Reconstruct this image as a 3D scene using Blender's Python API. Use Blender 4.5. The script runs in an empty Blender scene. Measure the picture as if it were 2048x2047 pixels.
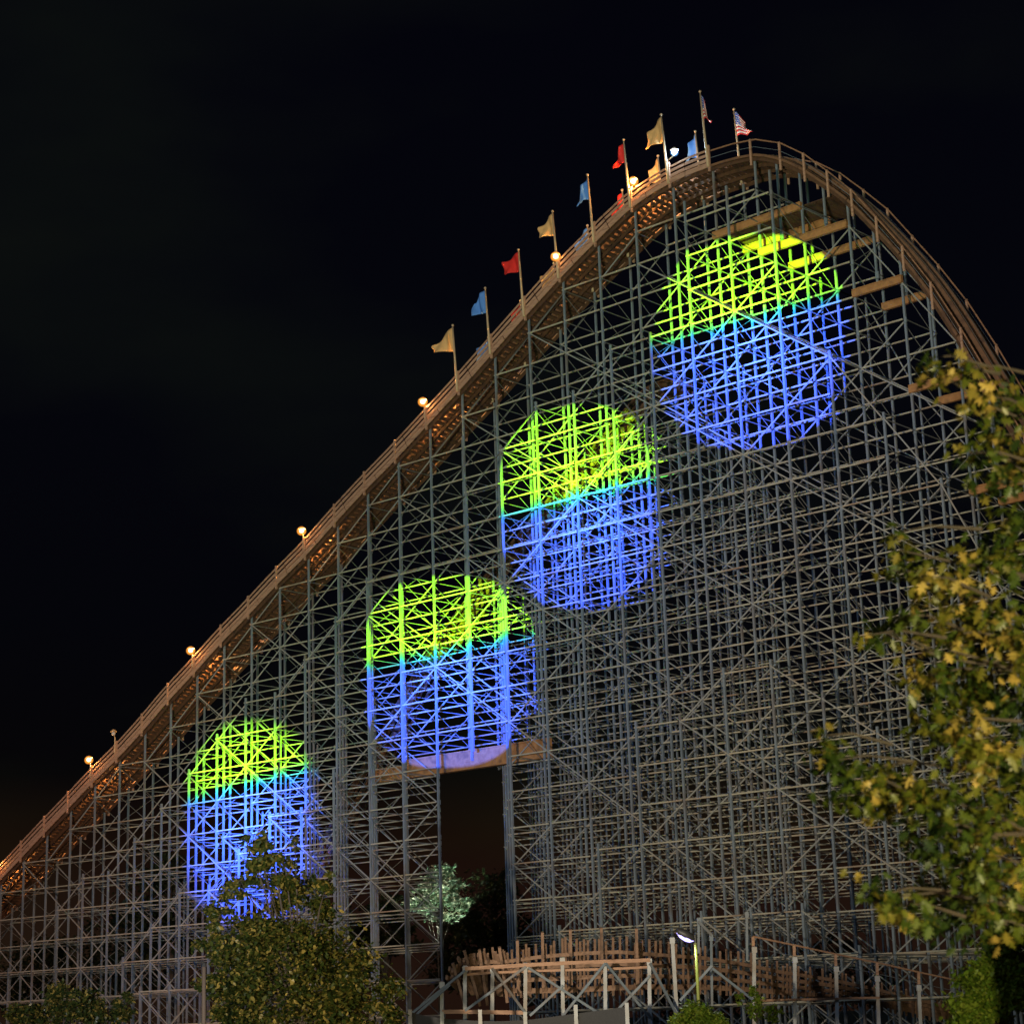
import bpy, math, random
from mathutils import Vector, Matrix

# ------------------------------------------------------------------ camera, sky, light, exposure
scene = bpy.context.scene
S = 3.0                      # metres per bent spacing
LV = 0.7003842 * S           # metres per ledger level
CAMROWS = ((0.74247506, 0.66911416, -0.0318908),
           (-0.19113148, 0.16597803, -0.96742961),
           (-0.64202768, 0.72438769, 0.25112333))
F_PX = 3908.9877
CAM = Vector((43.7712228, -29.82439729, -12.73770808)) * S
GROUND = CAM.z - 1.75
XR, YD, ZF = (Vector(r) for r in CAMROWS)

cd = bpy.data.cameras.new('camera')
cam = bpy.data.objects.new('camera', cd)
scene.collection.objects.link(cam)
m = Matrix.Identity(4)
for c, v in enumerate((XR, -YD, -ZF)):
    for r in range(3):
        m[r][c] = v[r]
m.translation = CAM
cam.matrix_world = m
cd.sensor_width = 36
cd.lens = F_PX / 2048 * 36
cd.clip_start = 0.5
cd.clip_end = 3000
cd.dof.use_dof = True
cd.dof.focus_distance = 112
cd.dof.aperture_fstop = 2.2
scene.camera = cam

world = bpy.data.worlds.new('World')
scene.world = world
world.use_nodes = True
wn, wl = world.node_tree.nodes, world.node_tree.links
wn.clear()
wo = wn.new('ShaderNodeOutputWorld')
bg = wn.new('ShaderNodeBackground')
tc = wn.new('ShaderNodeTexCoord')
sep = wn.new('ShaderNodeSeparateXYZ')
rp = wn.new('ShaderNodeValToRGB')
wl.new(tc.outputs['Generated'], sep.inputs[0])
wl.new(sep.outputs['Z'], rp.inputs[0])
el = rp.color_ramp.elements
el[0].position = 0.0;  el[0].color = (0.0125, 0.0052, 0.0034, 1)
el[1].position = 0.52; el[1].color = (0.0010, 0.0011, 0.0032, 1)
for p, c in ((0.05, (0.0115, 0.0046, 0.0033, 1)), (0.09, (0.0075, 0.0034, 0.0020, 1)), (0.125, (0.0016, 0.0013, 0.0018, 1)), (0.2, (0.0012, 0.0013, 0.0026, 1)), (0.32, (0.0013, 0.0015, 0.0032, 1))):
    e = el.new(p); e.color = c
# thin uneven night cloud, a little green and brown
no = wn.new('ShaderNodeTexNoise'); no.inputs['Scale'].default_value = 3.2; no.inputs['Detail'].default_value = 4
mp = wn.new('ShaderNodeMapping'); mp.inputs['Scale'].default_value = (1, 1, 2.6)
wl.new(tc.outputs['Generated'], mp.inputs[0]); wl.new(mp.outputs[0], no.inputs['Vector'])
cr = wn.new('ShaderNodeValToRGB')
cr.color_ramp.elements[0].position = 0.46; cr.color_ramp.elements[0].color = (0, 0, 0, 1)
cr.color_ramp.elements[1].position = 0.72; cr.color_ramp.elements[1].color = (0.0022, 0.0030, 0.0009, 1)
wl.new(no.outputs['Fac'], cr.inputs[0])
add = wn.new('ShaderNodeMix'); add.data_type = 'RGBA'; add.blend_type = 'ADD'; add.inputs[0].default_value = 1
wl.new(rp.outputs[0], add.inputs[6]); wl.new(cr.outputs[0], add.inputs[7])
sky = wn.new('ShaderNodeTexSky'); sky.sky_type = 'NISHITA'; sky.sun_disc = False
SUN_EL, SUN_AZ = 24.0, 118.0     # compass-like: direction the light comes from, degrees
sky.sun_elevation = math.radians(-6); sky.sun_rotation = math.radians(300)
wl.new(add.outputs[2], bg.inputs['Color'])
bg.inputs['Strength'].default_value = 1.0
bg2 = wn.new('ShaderNodeBackground'); bg2.inputs['Strength'].default_value = 0.006
wl.new(sky.outputs[0], bg2.inputs['Color'])
ash = wn.new('ShaderNodeAddShader')
wl.new(bg.outputs[0], ash.inputs[0]); wl.new(bg2.outputs[0], ash.inputs[1])
wl.new(ash.outputs[0], wo.inputs['Surface'])

sd = bpy.data.lights.new('sun', 'SUN')
sun = bpy.data.objects.new('sun', sd)
scene.collection.objects.link(sun)
sd.energy = 0.30
sd.angle = math.radians(11)
sd.color = (0.55, 0.74, 1.0)
# light comes from behind and to the left of the camera, low
frm = (Vector((0.10, -0.93, 0.26))).normalized()
sun.rotation_euler = frm.to_track_quat('Z', 'Y').to_euler()

vs = scene.view_settings
vs.view_transform = 'Standard'; vs.look = 'None'; vs.exposure = 0; vs.gamma = 1
try: vs.use_curve_mapping = False
except Exception: pass
scene.cycles.max_bounces = 4
scene.cycles.diffuse_bounces = 2
scene.cycles.use_denoising = True

# ------------------------------------------------------------------ projectors that throw two-coloured discs on the steelwork
def at(u, v, dist):
    """point seen at pixel (u, v) of the 2048 px photograph, dist metres away along the view axis"""
    return CAM + (XR * ((u - 1024) / F_PX) + YD * ((v - 1023.5) / F_PX) + ZF) * dist
def on_row(u, v, y):
    d = XR * ((u - 1024) / F_PX) + YD * ((v - 1023.5) / F_PX) + ZF
    return CAM + d * ((y * S - CAM.y) / d.y)

PROJ = CAM - XR * 9.0 + Vector((0, 0, 1.2))
def projector(u, v, ax, ay, split, power, i, soft=0.97):
    tgt = on_row(u, v, -0.2)
    d = (tgt - PROJ)
    k = (tgt - CAM).dot(ZF) / F_PX        # metres per pixel there
    tx, ty = ax * k / d.length, ay * k / d.length
    l = bpy.data.lights.new('projector_light', 'SPOT')
    o = bpy.data.objects.new('projector_light', l)
    scene.collection.objects.link(o)
    o.location = PROJ + XR * (i * 0.35)
    o.rotation_euler = (-d).to_track_quat('Z', 'Y').to_euler()
    l.energy = power * d.length_squared / 12000
    l.spot_size = 2 * math.atan(max(tx, ty) * 3.2)
    l.spot_blend = 0.6
    l.shadow_soft_size = 0.03
    l.use_nodes = True
    n, k2 = l.node_tree.nodes, l.node_tree.links
    n.clear()
    out = n.new('ShaderNodeOutputLight'); em = n.new('ShaderNodeEmission')
    k2.new(em.outputs[0], out.inputs[0])
    t = n.new('ShaderNodeTexCoord'); sp = n.new('ShaderNodeSeparateXYZ')
    k2.new(t.outputs['Normal'], sp.inputs[0])
    def M(op, a, b=None):
        q = n.new('ShaderNodeMath'); q.operation = op
        for j, w in enumerate((a, b)):
            if w is None: continue
            if isinstance(w, (int, float)): q.inputs[j].default_value = w
            else: k2.new(w, q.inputs[j])
        return q.outputs[0]
    az = M('ABSOLUTE', sp.outputs['Z'])
    gx = M('DIVIDE', M('DIVIDE', sp.outputs['X'], az), tx)
    gy = M('DIVIDE', M('DIVIDE', sp.outputs['Y'], az), ty)
    r = M('POWER', M('ADD', M('POWER', M('ABSOLUTE', gx), 2.7), M('POWER', M('ABSOLUTE', gy), 2.4)), 0.4)
    disc = n.new('ShaderNodeMapRange'); disc.inputs['From Min'].default_value = 1.0; disc.inputs['From Max'].default_value = soft
    k2.new(r, disc.inputs['Value'])
    col = n.new('ShaderNodeValToRGB')
    fy = M('ADD', M('SUBTRACT', M('MULTIPLY', gy, 0.5), M('MULTIPLY', gx, 0.075)), 0.5)
    k2.new(fy, col.inputs[0])
    e = col.color_ramp.elements
    e[0].position = 0.0; e[0].color = (0.028, 0.085, 1.0, 1)
    e[1].position = 1.0; e[1].color = (0.33, 1.0, 0.0, 1)
    for p, c in ((split - 0.045, (0.035, 0.115, 1.0, 1)), (split - 0.01, (0.0, 0.24, 0.70, 1)), (split + 0.022, (0.03, 0.60, 0.08, 1)), (split + 0.055, (0.33, 1.0, 0.0, 1))):
        q = e.new(p); q.color = c
    halo = n.new('ShaderNodeMapRange'); halo.inputs['From Min'].default_value = 3.0; halo.inputs['From Max'].default_value = 0.95
    halo.inputs['To Max'].default_value = 0.018
    k2.new(r, halo.inputs['Value'])
    hot = M('ADD', 0.75, M('MULTIPLY', M('EXPONENT', M('MULTIPLY', M('MULTIPLY', r, r), -3.5)), 1.5))
    stg = M('MULTIPLY', disc.outputs[0], hot)
    em2 = n.new('ShaderNodeEmission')
    hm = n.new('ShaderNodeMix'); hm.data_type = 'RGBA'; hm.inputs[6].default_value = (0.16, 0.34, 0.75, 1); hm.inputs[7].default_value = (0.13, 0.60, 0.30, 1)
    hr_ = n.new('ShaderNodeMapRange'); hr_.inputs['From Min'].default_value = -0.8; hr_.inputs['From Max'].default_value = 0.9; k2.new(gy, hr_.inputs[0]); k2.new(hr_.outputs[0], hm.inputs[0]); k2.new(hm.outputs[2], em2.inputs['Color'])
    k2.new(halo.outputs[0], em2.inputs['Strength'])
    ad = n.new('ShaderNodeAddShader'); k2.new(em.outputs[0], ad.inputs[0]); k2.new(em2.outputs[0], ad.inputs[1])
    k2.new(ad.outputs[0], out.inputs[0])
    k2.new(col.outputs[0], em.inputs['Color']); k2.new(stg, em.inputs['Strength'])
    return o
PW = 5.2e6
projector(1497, 684, 200, 216, 0.60, PW, 0)
projector(1146, 1012, 164, 207, 0.545, PW, 1)
projector(873, 1342, 178, 194, 0.60, PW, 2)
projector(474, 1646, 146, 214, 0.68, PW * 1.3, 3, 0.82)

# added unseen floodlight near the camera throws warm light up over the steelwork
kl = bpy.data.lights.new('added_key_flood', 'SPOT'); ko = bpy.data.objects.new('added_key_flood', kl)
scene.collection.objects.link(ko)
ko.location = CAM - XR * 13.0 - ZF * 2 + Vector((0, 0, -0.6))
ko.rotation_euler = (ko.location - on_row(900, 940, 0)).to_track_quat('Z', 'Y').to_euler()
kl.energy = 2.7e5; kl.color = (1.0, 0.86, 0.64); kl.spot_size = math.radians(48); kl.spot_blend = 0.85; kl.shadow_soft_size = 0.5

ll = bpy.data.lights.new('added_fill_flood', 'SPOT'); lo_ = bpy.data.objects.new('added_fill_flood', ll)  # added unseen spot for the pinkish light low at the left
scene.collection.objects.link(lo_)
lo_.location = CAM - XR * 24 + ZF * 25 + Vector((0, 0, -0.8))
lo_.rotation_euler = (lo_.location - on_row(150, 1900, 0)).to_track_quat('Z', 'Y').to_euler()
ll.energy = 1.7e5; ll.color = (1.0, 0.56, 0.40); ll.spot_size = math.radians(34); ll.spot_blend = 1.0; ll.shadow_soft_size = 0.4

# ------------------------------------------------------------------ materials
def mat(name, base, rough=0.7, metal=0.0, var=None, scale=2.0, bump=0.0, stretch=None, detail=5):
    m = bpy.data.materials.new(name); m.use_nodes = True
    n, l = m.node_tree.nodes, m.node_tree.links
    b = n['Principled BSDF']
    b.inputs['Roughness'].default_value = rough; b.inputs['Metallic'].default_value = metal
    b.inputs['Base Color'].default_value = (*base, 1)
    if var:
        t = n.new('ShaderNodeTexCoord'); mp = n.new('ShaderNodeMapping'); l.new(t.outputs['Object'], mp.inputs[0])
        if stretch: mp.inputs['Scale'].default_value = stretch
        no = n.new('ShaderNodeTexNoise'); no.inputs['Scale'].default_value = scale; no.inputs['Detail'].default_value = detail
        l.new(mp.outputs[0], no.inputs['Vector'])
        r = n.new('ShaderNodeValToRGB'); l.new(no.outputs['Fac'], r.inputs[0])
        cols = [base] + list(var); k = len(cols)
        e = r.color_ramp.elements
        e[0].position = 0.30; e[0].color = (*cols[0], 1); e[1].position = 0.70; e[1].color = (*cols[-1], 1)
        for i in range(1, k - 1):
            q = e.new(0.30 + 0.40 * i / (k - 1)); q.color = (*cols[i], 1)
        l.new(r.outputs[0], b.inputs['Base Color'])
        if bump:
            bp = n.new('ShaderNodeBump'); bp.inputs['Strength'].default_value = bump
            l.new(no.outputs['Fac'], bp.inputs['Height']); l.new(bp.outputs[0], b.inputs['Normal'])
    return m
def emis(name, col, st):
    m = bpy.data.materials.new(name); m.use_nodes = True
    n, l = m.node_tree.nodes, m.node_tree.links
    n.clear(); o = n.new('ShaderNodeOutputMaterial'); e = n.new('ShaderNodeEmission')
    e.inputs[0].default_value = (*col, 1); e.inputs[1].default_value = st; l.new(e.outputs[0], o.inputs[0])
    return m
STEEL = mat('galvanised_steel', (0.12, 0.155, 0.185), 0.55, 0.0, [(0.19, 0.225, 0.26), (0.16, 0.135, 0.12)], 0.5)
LEDG = mat('weathered_lit_ledger', (0.33, 0.33, 0.25), 0.6, 0.0, [(0.44, 0.40, 0.30), (0.30, 0.20, 0.13)], 0.45)  # rust tones; paler and warmer than the posts to paint in caught light
BRACE = mat('brace_steel', (0.34, 0.335, 0.29), 0.55, 0.0, [(0.28, 0.285, 0.27), (0.35, 0.29, 0.22)], 0.3)
THIN = mat('dull_cross_steel', (0.15, 0.165, 0.16), 0.7, 0.0, [(0.18, 0.17, 0.15)], 0.4)
WOOD = mat('treated_timber', (0.25, 0.125, 0.065), 0.8, 0, [(0.33, 0.17, 0.09), (0.16, 0.085, 0.05)], 1.4, 0.3, (1, 1, 3))
FASC = mat('pale_timber_board', (0.36, 0.20, 0.13), 0.75, 0, [(0.48, 0.28, 0.18), (0.26, 0.14, 0.09)], 2.2, 0.3, (0.4, 1, 4))
DARKW = mat('shaded_tie_timber', (0.060, 0.028, 0.013), 0.85, 0, [(0.10, 0.047, 0.021), (0.035, 0.02, 0.011)], 1.8, 0.3)  # underside shade of the deck is painted into this dark timber
ORANGE = mat('orange_timber', (0.30, 0.135, 0.045), 0.8, 0, [(0.42, 0.20, 0.07), (0.20, 0.10, 0.04)], 1.5, 0.3)
RAILW = mat('unlit_rail_timber', (0.15, 0.075, 0.04), 0.8, 0, [(0.20, 0.10, 0.05), (0.10, 0.05, 0.03)], 1.5, 0.3)
RAILM = mat('running_rail', (0.35, 0.28, 0.22), 0.35, 0.7)
POLE = mat('pole_paint', (0.55, 0.42, 0.27), 0.5, 0, [(0.48, 0.36, 0.22)], 2)
WHITE = mat('white_paint', (0.55, 0.57, 0.60), 0.6, 0, [(0.45, 0.45, 0.45), (0.38, 0.33, 0.28)], 1.2)
BLACKM = mat('black_metal', (0.03, 0.03, 0.03), 0.5)

# ------------------------------------------------------------------ mesh helpers
class MB:
    def __init__(s): s.v = []; s.f = []
    def beam(s, p, q, w, h, up=(0, 0, 1)):
        p, q = Vector(p), Vector(q); d = q - p
        if d.length < 1e-5: return
        d.normalize(); up = Vector(up)
        if abs(d.dot(up)) > 0.95: up = Vector((0, 1, 0)) if abs(d.y) < 0.9 else Vector((1, 0, 0))
        a = d.cross(up).normalized(); b = a.cross(d).normalized()
        n = len(s.v)
        for c in (p, q):
            for x, y in ((-1, -1), (1, -1), (1, 1), (-1, 1)):
                s.v.append(c + a * (x * w / 2) + b * (y * h / 2))
        s.f += [(n, n+1, n+2, n+3), (n+7, n+6, n+5, n+4), (n, n+4, n+5, n+1), (n+1, n+5, n+6, n+2), (n+2, n+6, n+7, n+3), (n+3, n+7, n+4, n)]
    def box(s, c, sx, sy, sz):
        c = Vector(c); s.beam(c - Vector((0, 0, sz/2)), c + Vector((0, 0, sz/2)), sx, sy, (0, 1, 0))
    def tube(s, pts, rads, n=8, cap=True):
        pts = [Vector(p) for p in pts]; base = len(s.v)
        for i, p in enumerate(pts):
            d = (pts[min(i+1, len(pts)-1)] - pts[max(i-1, 0)]).normalized()
            a = d.cross(Vector((0, 0, 1)) if abs(d.z) < 0.9 else Vector((1, 0, 0))).normalized(); b = a.cross(d)
            for k in range(n):
                t = 2*math.pi*k/n
                s.v.append(p + (a*math.cos(t) + b*math.sin(t)) * rads[i])
        for i in range(len(pts)-1):
            for k in range(n):
                s.f.append((base+i*n+k, base+i*n+(k+1) % n, base+(i+1)*n+(k+1) % n, base+(i+1)*n+k))
        if cap:
            s.f.append(tuple(base+k for k in reversed(range(n)))); e = base+(len(pts)-1)*n
            s.f.append(tuple(e+k for k in range(n)))
    def ball(s, c, r, n=12, sz=1.0):
        c = Vector(c)
        pts = [(math.sin(math.pi*i/8)*r, -math.cos(math.pi*i/8)*r*sz) for i in range(1, 8)]
        s.tube([c + Vector((0, 0, z)) for _, z in pts], [a for a, _ in pts], n)
    def build(s, name, material, parent=None, smooth=False):
        me = bpy.data.meshes.new(name)
        top_ = parent
        while top_ is not None and top_.parent is not None: top_ = top_.parent
        off = Vector(top_['_o']) if top_ is not None else Vector((0, 0, 0))
        me.from_pydata([tuple(v - off) for v in s.v], [], s.f); me.update()
        if smooth: me.polygons.foreach_set('use_smooth', [True]*len(me.polygons))
        o = bpy.data.objects.new(name, me); scene.collection.objects.link(o)
        if isinstance(material, (list, tuple)):
            for q in material: me.materials.append(q)
        else: me.materials.append(material)
        if parent is not None:
            o.parent = parent
        return o
def thing(name, label, cat, loc=(0, 0, 0), group=None):
    o = bpy.data.objects.new(name, None); scene.collection.objects.link(o)
    o.location = loc; o['_o'] = tuple(loc); o['label'] = label; o['category'] = cat
    if group: o['group'] = group
    return o

def struct(o): o['kind'] = 'structure'; return o
def stuff(o): o['kind'] = 'stuff'; return o

# ------------------------------------------------------------------ ground
g = MB(); n0 = 60; R = 1400
for i in range(n0+1):
    for j in range(n0+1):
        x = (i/n0-0.5)*2; y = (j/n0-0.5)*2
        g.v.append(Vector((60+R*x*abs(x), R*y*abs(y), GROUND + 0.25*math.sin(i*1.3)*math.cos(j*0.9))))
for i in range(n0):
    for j in range(n0):
        a = i*(n0+1)+j; g.f.append((a, a+n0+1, a+n0+2, a+1))
struct(g.build('ground', mat('dark_grass', (0.020, 0.032, 0.012), 0.95, 0, [(0.03, 0.04, 0.015), (0.045, 0.035, 0.02)], 0.2, 0.4), None, True))

# ------------------------------------------------------------------ roller coaster
coaster = thing('roller_coaster', 'tall wooden track roller coaster hill on a steel lattice, lit in green and blue discs', 'roller coaster', (12*S, 0, GROUND))
PROF = {-4: -15.0, -3: -14.2, -2: -13.4, -1: -12.63, 0: -11.85, 1: -11.06, 2: -10.3, 3: -9.52, 4: -8.8, 5: -8.0, 6: -7.1, 7: -6.3, 8: -5.47, 9: -4.71, 10: -3.92,
        11: -3.19, 12: -2.35, 13: -1.55, 14: -.8, 15: 0, 16: .8, 17: 1.65, 18: 2.5, 19: 3.33, 20: 4.06, 21: 4.72, 22: 5.03, 23: 5.08, 24: 4.93, 24.5: 4.62, 25: 4.13, 25.5: 3.46,
        26: 2.74, 26.5: 1.79, 27: .78, 27.5: -.40, 28: -1.82, 29: -5.0, 30: -8.2, 31: -11.2, 32: -13.6, 33: -15.4}
KX = sorted(PROF)
def catmull(tab, keys, x):
    x = max(keys[0], min(keys[-1]-1e-6, x))
    i = max(k for k in range(len(keys)-1) if keys[k] <= x)
    x0, x1 = keys[i], keys[i+1]; y0, y1 = tab[x0], tab[x1]
    m0 = (y1-tab[keys[i-1]])/(x1-keys[i-1]) if i > 0 else (y1-y0)/(x1-x0)
    m1 = (tab[keys[i+2]]-y0)/(keys[i+2]-x0) if i+2 < len(keys) else (y1-y0)/(x1-x0)
    h = x1-x0; t = (x-x0)/h
    return (2*t**3-3*t*t+1)*y0+(t**3-2*t*t+t)*h*m0+(-2*t**3+3*t*t)*y1+(t**3-t*t)*h*m1
def zt(x): return catmull(PROF, KX, x) * LV
GL = GROUND / LV                       # ground in levels (about -18.9)
def W(x, r, lev): return Vector((x*S, -1.035*S*r if True else 0, lev*LV))

AT = {i: math.floor(zt(i)/LV - (0.02 if i != 10 else 0)) for i in range(-3, 33)}
AT[5] = -9; AT[20] = 3; AT[21] = 4; AT[22] = 4; AT[23] = 4; AT[24] = 4; AT[25] = 3
T = {0: dict(AT), -1: dict(AT)}
T1 = {i: AT[i]-4 for i in range(-3, 21)}
T1.update({21: 0, 22: 0, 23: 3, 24: 3, 25: 3, 26: -2, 27: -4, 28: -6, 29: -9, 30: -12, 31: -15})
T[1] = {i: t for i, t in T1.items() if t > GL+1}
T2 = {7: -16, 8: -15, 9: -14, 10: -14, 11: -13, 12: -12, 13: -12, 14: -11, 20: -16, 21: -14, 22: -11, 23: -11, 24: -10, 25: -10, 26: -11, 27: -12, 28: -13, 29: -15, 30: -16}
T[2] = T2
T[3] = {9: -17, 10: -17, 11: -17, 12: -16, 13: -16, 24: -16, 25: -16, 26: -16, 27: -17}
TB1 = {i: AT[i]-4 for i in range(-3, 21)}; TB1.update({21: 0, 22: 0, 23: 2, 24: 2, 25: 1, 26: -2, 27: -4, 28: -6, 29: -9, 30: -12, 31: -15})
T[-2] = {i: t for i, t in TB1.items() if t > GL+1}
T[-3] = {5: -17, 6: -16, 7: -16, 8: -15, 15: -10, 16: -10, 17: -10, 18: -10, 19: -9, 20: -9, 21: -9, 22: -9, 23: -9, 24: -10, 25: -10, 26: -11, 27: -12, 28: -13, 29: -15}
# the second, steeper hill that runs behind, on rows -4 and -5
P2 = {3: -17.0, 5: -14.5, 7: -11.3, 8.8: -8.4, 10.4: -5.9, 12: -4.0, 14: -1.9, 16.8: .8, 17.7: 1.6, 18.6: 1.5, 19.6: .2, 21: -2.6, 22.5: -5.6, 24: -8.2, 26: -10.6, 28: -12.5, 30: -14.2, 33: -16}
K2 = sorted(P2)
def zt2(x): return catmull(P2, K2, x) * LV
A2 = {i: math.floor(zt2(i)/LV-.1) for i in range(4, 32)}
T[-4] = {i: t for i, t in A2.items() if t > GL+1 and i > 12}; T[-5] = dict(T[-4])


def gone(i, r, lev):                    # the slanting portal another track passes through
    return lev <= -10.85 and (i == 16+r or (r <= -3 and i == 17+r))
rng = random.Random(5)
posts = []                              # (row, i, mb)
PW_ = 0.118
for r, tops in sorted(T.items(), reverse=True):
    for i, t in tops.items():
        top = t*LV + 0.35
        if r in (0, -1): top = zt(i) - 0.02
        if r in (-4, -5): top = zt2(i) - 0.02
        if r == 1 and i in (23, 24, 25): top = 3.64*LV
        lo = GROUND - 0.3
        if gone(i, r, -11): lo = (-10.7 if r >= 0 else -10.0)*LV
        if top < lo+1: continue
        mb = MB(); x, y = i*S, -1.035*S*r; pw = PW_ if r >= -1 else PW_*.82
        mb.beam((x, y, lo), (x, y, top), pw, pw, (0, 1, 0))
        k = math.ceil(lo/LV)
        while k <= t and k*LV < top-0.2:
            mb.beam((x+0.08, y-0.10, k*LV-0.22), (x+0.08, y-0.10, k*LV+0.08), 0.13, 0.07, (0, 1, 0))
            mb.beam((x-0.02, y+0.09, k*LV-0.16), (x-0.02, y+0.09, k*LV+0.12), 0.17, 0.05, (0, 1, 0))
            k += 1
        posts.append((r, i, mb))
# intermediate posts of the drop standing on the timber beams
for r in (0, -1):
    for xh, bl in ((24.5, 2.05), (25.5, 2.05), (26.5, 0.08), (27.5, -2.92), (28.5, -5.9)):
        mb = MB(); y = -1.035*S*r
        mb.beam((xh*S, y, bl*LV+0.3), (xh*S, y, zt(xh)-0.02), PW_, PW_, (0, 1, 0))
        mb.beam((xh*S+0.1, y-0.14, bl*LV+0.45), (xh*S+0.1, y-0.14, bl*LV+0.85), 0.2, 0.1, (0, 1, 0))
        posts.append((r, xh, mb))
def rank(p): return {0: 0, 1: 1, 2: 2, -1: 3, 3: 2}.get(p[0], 9)
posts.sort(key=rank)
for r, i, mb in posts[:98]: mb.build('post', STEEL, coaster)
rest = MB()
def merge(a, b):
    n = len(a.v); a.v += b.v; a.f += [tuple(k+n for k in f) for f in b.f]
for r, i, mb in posts[98:]: merge(rest, mb)
stuff(rest.build('rear_post', STEEL, coaster))

# longitudinal ledgers: one part per run
runs = []
for r, tops in T.items():
    for k in range(math.ceil(GL), 6):
        i0 = None
        idx = [i for i in range(-4, 34) if i in tops and tops[i] >= k and not gone(i, r, k)]
        seg = []
        for i in idx + [999]:
            if seg and i != seg[-1]+1:
                if len(seg) > 1: runs.append((r, k, seg[0], seg[-1]))
                seg = []
            seg.append(i)
def led_mb(r, k, a, b):
    mb = MB(); y = -1.035*S*r; hh = 0.07 if r >= 0 else 0.056
    for i in range(a, b):
        x0, x1 = i*S+0.10, (i+1)*S-0.10
        if i == a: x0 -= 0.15
        j = rng.uniform(-0.012, 0.012)
        mb.beam((x0, y-0.105, k*LV+j), (x1, y-0.105, k*LV+j*0.5), 0.055, hh)
        mb.beam((x0, y-0.062, k*LV-0.034+j), (x1, y-0.062, k*LV-0.034+j*0.5), 0.028, 0.012)
    return mb
runs.sort(key=lambda q: ({0: 0, 1: 1, 2: 2, 3: 3, -1: 4}.get(q[0], 9), -(q[3]-q[2])))
sel = runs[:95]; rest = MB()
for q in sel: led_mb(*q).build('ledger', LEDG, coaster)
for q in runs[95:]: merge(rest, led_mb(*q))
stuff(rest.build('rear_ledger', LEDG, coaster))

# chevron braces
br = []
def ok(r, i, k): return i in T[r] and T[r][i] >= k and k > GL and not gone(i, r, k)
for r in T:
    for sgn in (-1, 1):
        for c in range(-60, 60):
            if sgn > 0 and r <= -2: continue
            if c % 4 != (0 if r >= 0 else 2 if r in (-2, -4) else 0): continue
            seg = []
            for i in list(range(-4, 34)) + [99]:
                k = c - i if sgn < 0 else c + i
                if i < 99 and ok(r, i, k): seg.append((i, k))
                else:
                    if len(seg) > 1: br.append((r, sgn, seg))
                    seg = []
    # top chord zigzag that follows the track
    tops = T[r]; seg = []
    for i in sorted(tops):
        t = tops[i]
        if i+1 in tops and tops[i+1] - t == 1: seg.append(('u', i, t))
        elif i+1 in tops and tops[i+1]-t <= -1 and tops[i+1]-t >= -3: seg.append(('d', i, t))
    for w, i, t in seg:
        q = t+1 if w == 'u' else tops[i+1]
        if ok(r, i, t) and ok(r, i+1, q): br.append((r, 1 if w == 'u' else -1, [(i, t), (i+1, q)]))
def br_mb(r, sgn, seg):
    mb = MB(); y = -1.035*S*r + (-0.165 if sgn < 0 else 0.10)
    w = 0.055 if sgn < 0 else 0.05
    a, b = seg[0], seg[-1]
    if len(seg) > 2 and abs(b[1]-a[1]) != abs(b[0]-a[0]):
        for p, q in zip(seg, seg[1:]): mb.beam((p[0]*S, y, p[1]*LV), (q[0]*S, y, q[1]*LV), w, 0.07)
    else:
        mb.beam((a[0]*S+0.06, y, a[1]*LV), (b[0]*S, y, b[1]*LV), w, 0.07)
    return mb
br.sort(key=lambda q: ({0: 0, 1: 1, 2: 2, 3: 3, -1: 4}.get(q[0], 9), -len(q[2])))
rest = MB()
for q in br[:95]: br_mb(*q).build('diagonal_brace', BRACE, coaster)
for q in br[95:]: merge(rest, br_mb(*q))
stuff(rest.build('rear_diagonal_brace', BRACE, coaster))

# transverse frames, one per bent
for i in range(-3, 33):
    mb = MB()
    rows = sorted(r for r in T if i in T[r])
    for ra, rb in zip(rows, rows[1:]):
        nv0 = len(mb.v)
        if rb != ra+1:
            if mb.v: mb.build('cross_frame', THIN, coaster); mb = MB()
            continue
        lo = math.ceil(GL); hi = min(T[ra][i], T[rb][i])
        for k in range(lo, hi+1):
            if gone(i, ra, k) or gone(i, rb, k): continue
            if ra <= -2 and k % 2: continue
            mb.beam((i*S+0.13, -1.035*S*ra, k*LV-0.09), (i*S+0.13, -1.035*S*rb, k*LV-0.09), 0.035, 0.045)
            if k < hi and not (gone(i, ra, k+1) or gone(i, rb, k+1)):
                kk = (k + i) % 2
                if ra == -1 and rb == 0:
                    mb.beam((i*S-0.13, -1.035*S*rb, (k+1)*LV-0.1), (i*S-0.13, -1.035*S*ra, k*LV), 0.028, 0.036)
                    if kk: mb.beam((i*S+0.19, -1.035*S*rb, k*LV), (i*S+0.19, -1.035*S*ra, (k+1)*LV-0.1), 0.028, 0.036)
                elif kk and ra >= -1:
                    mb.beam((i*S-0.13, -1.035*S*rb, (k+1)*LV-0.1), (i*S-0.13, -1.035*S*ra, k*LV), 0.028, 0.036)
        if len(mb.v) == nv0 and mb.v: mb.build('cross_frame', THIN, coaster); mb = MB()
    if mb.v: mb.build('cross_frame', THIN, coaster)

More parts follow.
